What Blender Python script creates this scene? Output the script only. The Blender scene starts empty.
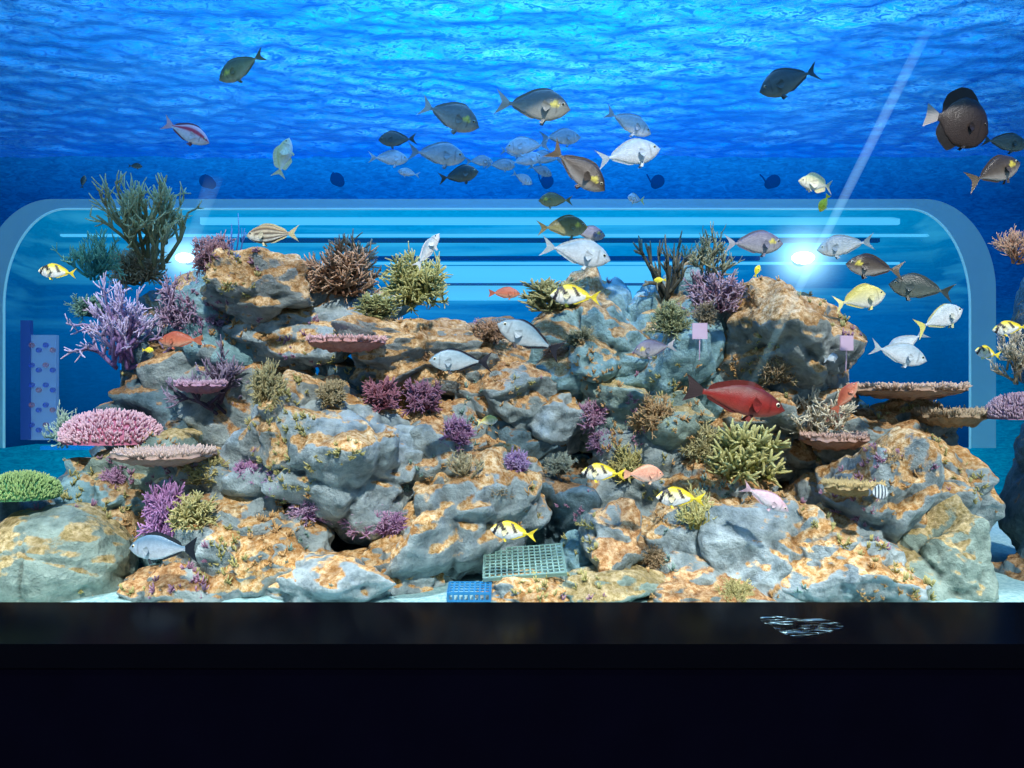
import bpy, math, random
import numpy as np
from mathutils import Vector, Matrix, noise
from mathutils.bvhtree import BVHTree
S=bpy.context.scene; C=S.collection
try: S.view_settings.view_transform='Standard'
except: pass
F=739.6; CZ=1.5
def P(px,py,Y): return Vector(((px-512)/F*Y, Y, CZ+(384-py)/F*Y))
def U(px,Y): return px*Y/F
def lerp(a,b,t): return tuple(a[i]*(1-t)+b[i]*t for i in range(3))
def sr(r,g,b):
    f=lambda c:(c/255/12.92) if c/255<=.04045 else ((c/255+.055)/1.055)**2.4
    return (f(r),f(g),f(b))
# ---------------------------------------------------------------- camera
cam=bpy.data.cameras.new('camera'); cam.lens=26; cam.sensor_width=36
co=bpy.data.objects.new('camera',cam); co.location=(0,0,CZ); co.rotation_euler=(math.pi/2,0,0); C.objects.link(co); S.camera=co
# ---------------------------------------------------------------- materials
def newmat(n):
    m=bpy.data.materials.new(n); m.use_nodes=True; nt=m.node_tree; nt.nodes.clear()
    o=nt.nodes.new('ShaderNodeOutputMaterial'); return m,nt,o
def node(nt,t,**k):
    n=nt.nodes.new(t)
    for a,b in k.items(): setattr(n,a,b)
    return n
def noi(nt,co,scale,detail=4,rough=.55,dist=0):
    n=node(nt,'ShaderNodeTexNoise'); n.inputs['Scale'].default_value=scale; n.inputs['Detail'].default_value=detail
    n.inputs['Roughness'].default_value=rough; n.inputs['Distortion'].default_value=dist
    nt.links.new(co,n.inputs['Vector']); return n.outputs['Fac']
def ramp(nt,fac,stops):
    r=node(nt,'ShaderNodeValToRGB'); e=r.color_ramp.elements
    while len(e)<len(stops): e.new(.5)
    for i,(p,c) in enumerate(stops): e[i].position=p; e[i].color=(*c,1) if len(c)==3 else c
    nt.links.new(fac,r.inputs[0]); return r.outputs[0]
def math_(nt,op,a,b=None,clamp=False):
    n=node(nt,'ShaderNodeMath',operation=op); n.use_clamp=clamp
    for i,v in enumerate((a,b)):
        if v is None: continue
        if isinstance(v,(int,float)): n.inputs[i].default_value=v
        else: nt.links.new(v,n.inputs[i])
    return n.outputs[0]
def mixc(nt,fac,a,b,mode='MIX'):
    n=node(nt,'ShaderNodeMix',data_type='RGBA',blend_type=mode)
    for k,v in ((0,fac),(6,a),(7,b)):
        if isinstance(v,(int,float)): n.inputs[k].default_value=v
        elif isinstance(v,tuple): n.inputs[k].default_value=(*v,1)
        else: nt.links.new(v,n.inputs[k])
    return n.outputs[2]
def mixs(nt,fac,a,b):
    n=node(nt,'ShaderNodeMixShader')
    if isinstance(fac,(int,float)): n.inputs[0].default_value=fac
    else: nt.links.new(fac,n.inputs[0])
    nt.links.new(a,n.inputs[1]); nt.links.new(b,n.inputs[2]); return n.outputs[0]
def simple(n,col,rough=.6,metal=0,emis=0,ecol=None,spec=.5,see=0):
    m,nt,o=newmat(n); p=node(nt,'ShaderNodeBsdfPrincipled')
    p.inputs['Roughness'].default_value=rough; p.inputs['Metallic'].default_value=metal
    p.inputs['Specular IOR Level'].default_value=spec
    tc=node(nt,'ShaderNodeTexCoord'); f=noi(nt,tc.outputs['Object'],9,3)
    c=mixc(nt,math_(nt,'MULTIPLY',f,.35),col,tuple(x*.6 for x in col)); nt.links.new(c,p.inputs['Base Color'])
    if emis:
        p.inputs['Emission Color'].default_value=(*(ecol or col),1); p.inputs['Emission Strength'].default_value=emis
    out=p.outputs[0]
    if see:
        t=node(nt,'ShaderNodeBsdfTransparent'); out=mixs(nt,see,out,t.outputs[0])
    nt.links.new(out,o.inputs[0]); return m
def gloss(n,col,fac,rough):
    m,nt,o=newmat(n); d=node(nt,'ShaderNodeBsdfDiffuse'); g=node(nt,'ShaderNodeBsdfGlossy')
    tc=node(nt,'ShaderNodeTexCoord'); f=noi(nt,tc.outputs['Object'],6,3)
    nt.links.new(mixc(nt,f,col,tuple(x*.6 for x in col)),d.inputs[0]); g.inputs['Roughness'].default_value=rough
    nt.links.new(mixs(nt,fac,d.outputs[0],g.outputs[0]),o.inputs[0]); return m
def rockmat(n,lo,hi,g0,g1,g2,cover):
    m,nt,o=newmat(n); p=node(nt,'ShaderNodeBsdfPrincipled'); p.inputs['Roughness'].default_value=.85; p.inputs['Specular IOR Level'].default_value=.25
    tc=node(nt,'ShaderNodeTexCoord').outputs['Object']; g=node(nt,'ShaderNodeNewGeometry')
    sx=node(nt,'ShaderNodeSeparateXYZ'); nt.links.new(g.outputs['Normal'],sx.inputs[0])
    n1=noi(nt,g.outputs['Position'],3.4,5,.58,.5); n2=noi(nt,tc,13,7,.63); n3=noi(nt,tc,48,5,.72); n4=noi(nt,tc,8,5,.6,.8)
    a=math_(nt,'ADD',math_(nt,'MULTIPLY',sx.outputs[2],.72),math_(nt,'MULTIPLY',math_(nt,'SUBTRACT',n1,.5),3.0))
    a=math_(nt,'ADD',a,math_(nt,'MULTIPLY',math_(nt,'SUBTRACT',n2,.5),.9))
    a=math_(nt,'ADD',a,cover-.04)
    fac=ramp(nt,a,[(.42,(0,0,0)),(.54,(1,1,1))])
    grey=ramp(nt,n2,[(.28,lo),(.5,lerp(lo,hi,.62)),(.68,hi)])
    gold=ramp(nt,n3,[(.3,g0),(.45,g1),(.62,g2)])
    gold=mixc(nt,ramp(nt,n4,[(.45,(0,0,0)),(.64,(.6,.6,.6))]),gold,g0)
    c=mixc(nt,fac,grey,gold)
    pt=ramp(nt,g.outputs['Pointiness'],[(.40,(.12,.12,.13)),(.485,(.85,.85,.85)),(.56,(1.0,1.0,1.0))])  # crevice shade painted into the colour, edges kept light
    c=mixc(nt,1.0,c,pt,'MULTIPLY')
    nt.links.new(c,p.inputs['Base Color'])
    b=node(nt,'ShaderNodeBump'); b.inputs['Strength'].default_value=1; b.inputs['Distance'].default_value=.028
    h=math_(nt,'ADD',n2,math_(nt,'MULTIPLY',n3,.5)); nt.links.new(h,b.inputs['Height']); nt.links.new(b.outputs[0],p.inputs['Normal'])
    nt.links.new(p.outputs[0],o.inputs[0]); return m
G0,G1,G2=(.21,.09,.026),(.64,.35,.115),(.98,.78,.46)
M={}
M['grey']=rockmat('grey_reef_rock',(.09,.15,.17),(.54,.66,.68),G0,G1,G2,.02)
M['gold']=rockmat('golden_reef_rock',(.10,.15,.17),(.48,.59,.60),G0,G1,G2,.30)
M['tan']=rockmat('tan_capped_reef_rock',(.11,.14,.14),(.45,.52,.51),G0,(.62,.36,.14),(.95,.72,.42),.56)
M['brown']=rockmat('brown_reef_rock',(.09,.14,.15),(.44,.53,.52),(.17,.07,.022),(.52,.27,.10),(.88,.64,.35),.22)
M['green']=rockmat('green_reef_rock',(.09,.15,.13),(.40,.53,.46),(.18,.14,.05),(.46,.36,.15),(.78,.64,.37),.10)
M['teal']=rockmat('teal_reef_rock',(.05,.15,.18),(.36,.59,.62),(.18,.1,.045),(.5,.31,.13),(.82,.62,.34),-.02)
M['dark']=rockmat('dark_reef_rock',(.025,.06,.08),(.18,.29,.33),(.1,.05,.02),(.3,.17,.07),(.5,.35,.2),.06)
def attrmat(n,rough,bscale,bstr,vor=False):
    m,nt,o=newmat(n); p=node(nt,'ShaderNodeBsdfPrincipled'); p.inputs['Roughness'].default_value=rough; p.inputs['Specular IOR Level'].default_value=.35
    a=node(nt,'ShaderNodeVertexColor',layer_name='Col'); tc=node(nt,'ShaderNodeTexCoord').outputs['Object']
    f=noi(nt,tc,bscale*.4,3); c=mixc(nt,.35,a.outputs[0],ramp(nt,f,[(.3,(.55,.55,.55)),(.65,(1,1,1))]),'MULTIPLY')
    nt.links.new(c,p.inputs['Base Color'])
    if vor:
        v=node(nt,'ShaderNodeTexVoronoi'); v.inputs['Scale'].default_value=bscale; nt.links.new(tc,v.inputs['Vector']); h=v.outputs['Distance']
    else: h=noi(nt,tc,bscale,2)
    b=node(nt,'ShaderNodeBump'); b.inputs['Strength'].default_value=bstr; b.inputs['Distance'].default_value=.004
    nt.links.new(h,b.inputs['Height']); nt.links.new(b.outputs[0],p.inputs['Normal'])
    nt.links.new(p.outputs[0],o.inputs[0]); return m
M['coral']=attrmat('coral_skin',.75,220,.7)
M['fish']=attrmat('fish_skin',.34,260,.25,True)
M['cyanplastic']=simple('blue_plastic',sr(40,130,185),.4)
M['greenplastic']=simple('teal_plastic',sr(125,165,155),.7)
# ---------------------------------------------------------------- mesh builder
class MB:
    def __init__(s): s.v=[]; s.f=[]; s.c=[]
    def vert(s,p,c=(1,1,1)): s.v.append(tuple(p)); s.c.append(c); return len(s.v)-1
    def box(s,a,b,c=(1,1,1)):
        i=len(s.v)
        for z in (a[2],b[2]):
            for x,y in ((a[0],a[1]),(b[0],a[1]),(b[0],b[1]),(a[0],b[1])): s.vert((x,y,z),c)
        for q in ((3,2,1,0),(4,5,6,7),(0,1,5,4),(1,2,6,5),(2,3,7,6),(3,0,4,7)): s.f.append(tuple(i+k for k in q))
    def tube(s,pts,rad,cols,n=6,cap=.8):
        prev=None; i0=len(s.v)
        for k,p in enumerate(pts):
            d=(pts[min(k+1,len(pts)-1)]-pts[max(k-1,0)])
            if d.length<1e-9: d=Vector((0,0,1))
            d.normalize(); a=d.orthogonal().normalized()
            if prev is not None:
                a=(prev-d*prev.dot(d))
                a=a.normalized() if a.length>1e-6 else d.orthogonal().normalized()
            prev=a; b=d.cross(a); i=len(s.v)
            for j in range(n):
                t=2*math.pi*j/n; s.vert(p+(a*math.cos(t)+b*math.sin(t))*rad[k],cols[k])
            if k:
                for j in range(n): s.f.append((i-n+j,i-n+(j+1)%n,i+(j+1)%n,i+j))
        i=len(s.v)-n; d=(pts[-1]-pts[-2]).normalized(); t=s.vert(pts[-1]+d*rad[-1]*cap,cols[-1])
        for j in range(n): s.f.append((i+j,i+(j+1)%n,t))
        s.f.append(tuple(i0+j for j in range(n))[::-1])
    def fit(s,W,D,H,sink=0):
        xs=[v[0] for v in s.v]; ys=[v[1] for v in s.v]; zs=[v[2] for v in s.v]
        a,b=min(xs),max(xs); c,d=min(ys),max(ys); e,f=min(zs),max(zs)
        s.v=[((v[0]-(a+b)/2)/(b-a)*W,(v[1]-(c+d)/2)/(d-c)*D,(v[2]-e)/(f-e)*H-sink) for v in s.v]
    def build(s,name,mat,parent=None,loc=(0,0,0),smooth=True):
        me=bpy.data.meshes.new(name); me.from_pydata(s.v,[],s.f)
        at=me.color_attributes.new('Col','FLOAT_COLOR','POINT'); fl=[]
        for c in s.c: fl.extend((c[0],c[1],c[2],1))
        at.data.foreach_set('color',fl)
        if smooth: me.polygons.foreach_set('use_smooth',[True]*len(me.polygons))
        me.materials.append(mat); me.update()
        o=bpy.data.objects.new(name,me); o.location=loc; C.objects.link(o)
        if parent: o.parent=parent
        return o
def tag(o,label,cat,group=None,kind=None):
    o['label']=label; o['category']=cat
    if group: o['group']=group
    if kind: o['kind']=kind
    return o
def struct(o): o['kind']='structure'; return o
def empty(name,loc,label,cat,group=None):
    o=bpy.data.objects.new(name,None); o.location=loc; o.empty_display_size=.05; C.objects.link(o); return tag(o,label,cat,group)
# ---------------------------------------------------------------- setting
ZW=3.0; YB=4.9; YG=2.2; XS=3.65; ZF=.75
def slab(name,a,b,mat,smooth=False): m=MB(); m.box(a,b); return struct(m.build(name,mat,smooth=smooth))
ledge=gloss('black_gloss_ledge',(.0011,.0014,.003),.04,.16)
panel=gloss('dark_navy_panel',(.0011,.0011,.0045),.001,.5)
slab('trim_1',(-5,1.846,.79),(5,YG,.851),ledge)
slab('wall_front',(-5,1.85,0),(5,2.1,.79),panel)
slab('floor',(-5,-3,-.1),(5,2.1,0),panel)
m,nt,o=newmat('pale_sand'); p=node(nt,'ShaderNodeBsdfPrincipled'); p.inputs['Roughness'].default_value=.9
tc=node(nt,'ShaderNodeTexCoord').outputs['Object']; f=noi(nt,tc,60,6,.7)
nt.links.new(ramp(nt,f,[(.3,(.12,.3,.34)),(.7,(.4,.6,.58))]),p.inputs['Base Color']); nt.links.new(p.outputs[0],o.inputs[0])
mb=MB(); nx,ny=120,50
for j in range(ny+1):
    for i in range(nx+1):
        x=-XS+2*XS*i/nx; y=YG+.02+(YB-YG)*j/ny
        mb.vert((x,y,ZF+.02*noise.noise(Vector((x*3,y*3,0)))+.004*noise.noise(Vector((x*20,y*20,3)))))
for j in range(ny):
    for i in range(nx):
        a=j*(nx+1)+i; mb.f.append((a,a+1,a+nx+2,a+nx+1))
struct(mb.build('floor_tank',m))
def bluewall(name,top,mid,low,e,fall=.75,streak=False,base=.3,ripple=1.0,hs=(.1,.6,.885,.995)):  # emission stands in for lit water, with painted falloff to the sides
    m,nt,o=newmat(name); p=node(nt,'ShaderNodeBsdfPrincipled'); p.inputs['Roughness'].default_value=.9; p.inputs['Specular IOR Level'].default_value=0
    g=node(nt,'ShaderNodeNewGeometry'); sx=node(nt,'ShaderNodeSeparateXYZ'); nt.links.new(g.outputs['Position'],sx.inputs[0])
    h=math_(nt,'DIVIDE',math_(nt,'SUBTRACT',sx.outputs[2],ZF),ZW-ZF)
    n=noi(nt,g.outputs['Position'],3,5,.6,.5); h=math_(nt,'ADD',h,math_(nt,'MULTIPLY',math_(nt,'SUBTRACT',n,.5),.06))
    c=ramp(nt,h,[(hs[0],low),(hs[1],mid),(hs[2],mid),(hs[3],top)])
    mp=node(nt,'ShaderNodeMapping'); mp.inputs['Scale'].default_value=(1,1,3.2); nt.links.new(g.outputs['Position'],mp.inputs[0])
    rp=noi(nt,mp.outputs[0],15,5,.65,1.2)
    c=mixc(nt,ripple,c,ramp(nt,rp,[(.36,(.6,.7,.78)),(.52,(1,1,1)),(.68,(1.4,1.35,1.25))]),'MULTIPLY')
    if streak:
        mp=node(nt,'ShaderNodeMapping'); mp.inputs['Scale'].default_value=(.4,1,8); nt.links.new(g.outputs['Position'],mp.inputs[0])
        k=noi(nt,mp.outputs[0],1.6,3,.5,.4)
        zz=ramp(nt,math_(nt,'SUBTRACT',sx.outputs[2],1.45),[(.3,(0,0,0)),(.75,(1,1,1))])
        f2=math_(nt,'MULTIPLY',ramp(nt,k,[(.45,(0,0,0)),(.72,(1,1,1))]),zz); c=mixc(nt,f2,c,(.03,.44,.82))  # pale streaks of refracted light painted into the wall colour
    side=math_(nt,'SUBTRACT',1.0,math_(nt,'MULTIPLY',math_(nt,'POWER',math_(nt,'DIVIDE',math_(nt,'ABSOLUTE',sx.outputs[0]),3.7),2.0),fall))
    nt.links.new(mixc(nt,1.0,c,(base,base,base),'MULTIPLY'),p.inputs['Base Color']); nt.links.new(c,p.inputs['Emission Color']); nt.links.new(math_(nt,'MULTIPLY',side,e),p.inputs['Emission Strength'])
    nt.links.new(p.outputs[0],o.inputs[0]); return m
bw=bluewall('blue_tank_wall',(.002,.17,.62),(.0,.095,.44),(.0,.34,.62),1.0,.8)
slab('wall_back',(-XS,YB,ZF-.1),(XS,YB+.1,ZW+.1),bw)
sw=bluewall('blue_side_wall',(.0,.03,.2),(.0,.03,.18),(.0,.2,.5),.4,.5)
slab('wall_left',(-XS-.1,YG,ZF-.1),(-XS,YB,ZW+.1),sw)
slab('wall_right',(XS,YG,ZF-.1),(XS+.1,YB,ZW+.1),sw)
# water surface
m,nt,o=newmat('rippled_water_surface')
g=node(nt,'ShaderNodeNewGeometry'); mp=node(nt,'ShaderNodeMapping'); mp.inputs['Scale'].default_value=(1,1.9,1); nt.links.new(g.outputs['Position'],mp.inputs[0])
w1=noi(nt,mp.outputs[0],16,6,.66,1.2); w2=noi(nt,mp.outputs[0],48,4,.6,1.0); w3=noi(nt,mp.outputs[0],1.3,3)
ht=math_(nt,'ADD',w1,math_(nt,'MULTIPLY',w2,.4))
rid=math_(nt,'SUBTRACT',1.0,math_(nt,'MULTIPLY',math_(nt,'ABSOLUTE',math_(nt,'SUBTRACT',w1,.5)),16),True)
base=ramp(nt,w1,[(.34,(.0,.055,.36)),(.5,(.0,.11,.52)),(.64,(.0,.19,.68)),(.78,(.02,.4,.88))])
base=mixc(nt,math_(nt,'MULTIPLY',rid,ramp(nt,w3,[(.4,(.08,.08,.08)),(.65,(.5,.5,.5))])),base,(.1,.55,.95))  # bright ripple glints painted into the water colour
bp=node(nt,'ShaderNodeBump'); bp.inputs['Strength'].default_value=1; bp.inputs['Distance'].default_value=.008; nt.links.new(ht,bp.inputs['Height'])
tr=node(nt,'ShaderNodeBsdfTranslucent'); nt.links.new(base,tr.inputs[0]); nt.links.new(bp.outputs[0],tr.inputs['Normal'])
gl=node(nt,'ShaderNodeBsdfGlossy'); gl.inputs['Color'].default_value=(.12,.6,1,1); gl.inputs['Roughness'].default_value=.12; nt.links.new(bp.outputs[0],gl.inputs['Normal'])
tp=node(nt,'ShaderNodeBsdfTransparent'); tp.inputs[0].default_value=(.3,.65,.95,1)
lw=node(nt,'ShaderNodeLayerWeight')
gf=ramp(nt,lw.outputs['Facing'],[(.45,(.28,.28,.28)),(.71,(.85,.85,.85))])
s1=mixs(nt,.2,tr.outputs[0],tp.outputs[0]); s2=mixs(nt,gf,s1,gl.outputs[0])
nt.links.new(s2,o.inputs[0])
mb=MB(); nx,ny=260,110
for j in range(ny+1):
    for i in range(nx+1):
        x=-XS+2*XS*i/nx; y=YG+(YB-YG)*j/ny
        mb.vert((x,y,ZW+.012*noise.noise(Vector((x*4,y*6,1)))+.012*noise.noise(Vector((x*9,y*14,5)))))
for j in range(ny):
    for i in range(nx):
        a=j*(nx+1)+i; mb.f.append((a,a+nx+1,a+nx+2,a+1))
ws=mb.build('water_surface',m); tag(ws,'rippling underside of the water surface across the top of the tank','water',kind='stuff')
# mirror patch added to make the glint on the ledge
m,nt,o=newmat('glint_film'); g=node(nt,'ShaderNodeNewGeometry'); mp=node(nt,'ShaderNodeMapping'); mp.inputs['Scale'].default_value=(1,5.5,1); nt.links.new(g.outputs['Position'],mp.inputs[0])
k=noi(nt,mp.outputs[0],13,2,.5,1.0); gl=node(nt,'ShaderNodeBsdfGlossy'); gl.inputs['Roughness'].default_value=.3; gl.inputs['Color'].default_value=(.55,.9,1,1); t=node(nt,'ShaderNodeBsdfTransparent')
bp=node(nt,'ShaderNodeBump'); bp.inputs['Distance'].default_value=.035; nt.links.new(k,bp.inputs['Height']); nt.links.new(bp.outputs[0],gl.inputs['Normal'])
nt.links.new(mixs(nt,ramp(nt,k,[(.5,(0,0,0)),(.66,(.55,.55,.55))]),t.outputs[0],gl.outputs[0]),o.inputs[0])
mb=MB(); n=28; cx_,cy_=.775,1.985
mb.vert((cx_,cy_,.8535))
for j in range(n):
    t_=2*math.pi*j/n; r_=1+.18*math.sin(t_*3+1); mb.vert((cx_+.10*r_*math.cos(t_),cy_+.085*r_*math.sin(t_),.8525))
for j in range(n): mb.f.append((0,1+j,1+(j+1)%n))
tag(mb.build('glint_patch',m),'small mirror patch added for the glint on the black ledge right of centre','reflector')
# ---------------------------------------------------------------- tunnel arch
YA=4.5
def rrect(x0,x1,yt,yb,rx,ry,n=20):
    pts=[(x0,yb)]
    for k in range(n+1):
        t=math.pi/2*k/n; pts.append((x0+rx-rx*math.cos(t),yt+ry-ry*math.sin(t)))
    for k in range(n+1):
        t=math.pi/2*k/n; pts.append((x1-rx+rx*math.sin(t),yt+ry-ry*math.cos(t)))
    pts.append((x1,yb)); return pts
outer=rrect(-20,996,199,448,72,92); inner=rrect(4,970,209,448,62,98)
mb=MB(); n=len(outer)
for (poly,dy) in ((outer,0),(inner,0),(outer,.38)):
    for a in poly:
        q=P(a[0],a[1],YA); mb.vert((q.x,q.y+dy,q.z))
for k in range(n-1):
    mb.f.append((k,k+1,n+k+1,n+k)); mb.f.append((k+1,k,2*n+k,2*n+k+1))
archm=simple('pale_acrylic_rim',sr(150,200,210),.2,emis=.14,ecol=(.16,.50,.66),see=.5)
arch=empty('tunnel_window',P(486,448,YA),'long rounded acrylic tunnel window arching behind the reef','tunnel window')
def under(o,par):
    o.parent=par; o.location=o.location-par.location; return o
under(mb.build('rim',archm,smooth=False),arch)
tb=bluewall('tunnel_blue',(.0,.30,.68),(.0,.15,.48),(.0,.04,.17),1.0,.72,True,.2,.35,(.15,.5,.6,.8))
mb=MB()
for dy in (0,.3):
    for a in inner: q=P(a[0],a[1],YA); mb.vert((q.x,q.y+dy,q.z))
for k in range(n-1): mb.f.append((k,k+1,n+k+1,n+k))
under(mb.build('reveal',tb,smooth=False),arch)
hl=simple('edge_highlight',sr(170,225,235),.3,emis=.3,ecol=(.25,.7,.85),see=.35)
mb=MB(); mb.tube([P(a[0],a[1],YA-.01) for a in inner],[.007]*n,[(1,1,1)]*n,6); under(mb.build('rim_highlight',hl),arch)  # highlight along the inner rim, modelled as a glowing tube
mb=MB()
for a in inner: q=P(a[0],a[1],YA); mb.vert((q.x,q.y+.3,q.z))
mb.f.append(tuple(range(n)))
under(mb.build('window_backing',tb,smooth=False),arch)
def strip(nm,x0,y0,x1,y1,Y,mat,th=.03):
    a=P(x0,y1,Y); b=P(x1,y0,Y); q=MB(); q.box((a.x,Y,a.z),(b.x,Y+th,b.z)); return under(q.build(nm,mat,smooth=False),arch)
cy=simple('cyan_glow',sr(40,140,190),.4,emis=.8,ecol=(.10,.62,.95),see=.3); cy2=simple('faint_blue_glow',sr(20,110,200),.4,emis=.5,ecol=(.0,.25,.65),see=.5)  # self-lit strips stand in for refracted light seen in the tunnel
dk=simple('dark_blue_strip',sr(5,50,120),.6,emis=.3,ecol=(.0,.06,.25),see=.3,spec=0)
strip('glow_band',430,266,660,300,4.68,cy)
strip('glow_line',60,234,930,236,4.68,cy); strip('glow_line',300,262,900,264,4.66,cy); strip('glow_line',40,446,960,450,4.55,cy2)
strip('glow_line',240,238,880,242,4.67,dk); strip('glow_line',360,256,760,260,4.67,dk); strip('glow_line',430,283,660,285,4.65,dk)
strip('glow_strip',200,216,900,224,4.72,cy)
strip('glow_upright',838,300,841,448,4.68,cy2); strip('glow_upright',120,300,123,440,4.68,cy2)
ds=empty('display_stand',P(40,440,4.66),'tall pale display board covered in coloured dots inside the tunnel at left','display stand')
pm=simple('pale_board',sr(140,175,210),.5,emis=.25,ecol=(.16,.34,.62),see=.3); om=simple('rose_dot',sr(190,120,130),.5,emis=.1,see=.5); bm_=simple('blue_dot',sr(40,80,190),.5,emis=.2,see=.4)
a=P(28,440,4.66); b=P(56,335,4.66); q=MB(); q.box((a.x,4.66,a.z),(b.x,4.69,b.z)); under(q.build('board',pm,smooth=False),ds)
a=P(18,440,4.63); b=P(28,320,4.63); q=MB(); q.box((a.x,4.65,a.z),(b.x,4.68,b.z)); under(q.build('post',simple('blue_post',sr(40,80,150),.5,emis=.2),smooth=False),ds)
for k in range(20):
    x=31+(k%4)*7; y=345+(k//4)*20+(k%2)*5; q=MB(); c=P(x,y,4.645); i0=[]
    for j in range(10): i0.append(q.vert((c.x+.016*math.cos(j*.628),c.y,c.z+.016*math.sin(j*.628))))
    for j in range(10): q.vert((c.x+.016*math.cos(j*.628),c.y+.02,c.z+.016*math.sin(j*.628)))
    q.f.append(tuple(i0))
    for j in range(10): q.f.append((j,(j+1)%10,10+(j+1)%10,10+j))
    under(q.build('dot',om if k%3==0 else bm_),ds)
# ---------------------------------------------------------------- rocks
bv=[];bf=[]
def ico(sub):
    import bmesh
    b=bmesh.new(); bmesh.ops.create_icosphere(b,subdivisions=sub,radius=1); v=[x.co.copy() for x in b.verts]; f=[tuple(q.index for q in x.verts) for x in b.faces]; b.free(); return v,f,np.array([tuple(q) for q in v])
ICO={5:ico(5),6:ico(6)}
def rock(name,cx,cy,rx,ry,Y,mat,label,dep=None,rough=.88,seed=None,cat='rock',group='reef rocks'):
    seed=seed or (cx*.37+cy*.91); sub=6 if rx*ry>1900 and Y<3.3 else 5
    if mat=='grey': rough=.6
    rnd_=cx==60
    if rnd_: rough=.22
    vs,fs,arr=ICO[sub]; c=P(cx,cy,Y); A=U(rx*1.17,Y); H=U(ry*1.08,Y); D=dep or min(.5,(A+H)/2*.95)
    sv=Vector((seed,seed*.3,-seed)); mb=MB()
    rs=np.random.RandomState(int(seed*10)%100000); K=12; nn=rs.normal(size=(K,3)); nn[0]=(0,0,1) if mat=='tan' else nn[0]; nn/=np.linalg.norm(nn,axis=1)[:,None]; hk=rs.uniform(.68,1.0,K)
    if mat=='tan': hk[0]=.78
    if rnd_: hk=hk*0+.97
    dots=arr@nn.T; rr=np.where(dots>.12,hk/np.maximum(dots,.12),9); fac=np.minimum(rr.min(axis=1),1.0 if rnd_ else 1.25)
    srt=np.sort(rr,axis=1); crease=np.clip((srt[:,1]-srt[:,0])/.08,0,1)
    for k,d in enumerate(vs):
        q=Vector((d.x*A,d.y*D,d.z*H))*3.4+sv
        f=(.06 if rnd_ else .22)*noise.fractal(d*1.6+sv,1,2,3)+rough*.12*(noise.ridged_multi_fractal(q,.95,2.1,5,1,2)-1.1)+rough*.06*noise.noise(q*3.1)+.022*noise.noise(q*8)
        vo=noise.voronoi(q*.95)[0]; f-=rough*.16*max(0,.18-(vo[1]-vo[0]))/.18
        pit=noise.noise(q*2.2+Vector((5,5,5))); f-=rough*.26*max(0,pit-.3)
        led=math.sin((d.z*H*3.4+.25*noise.noise(q*.8))*8+seed); f+=rough*.03*led
        f-=.05*(1-crease[k])
        if rnd_: v2=noise.voronoi(q*9)[0]; f+=.02*min(.5,v2[0])
        z=d*float(fac[k])*(1+f)*1.05; mb.vert((z.x*A,z.y*D,z.z*H))
    mb.f=list(fs); o=mb.build(name,M[mat],loc=c)
    off=len(bv)
    for v in mb.v: bv.append(Vector(v)+c)
    bf.extend(tuple(k+off for k in f) for f in fs)
    return tag(o,label,cat,group)
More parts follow.
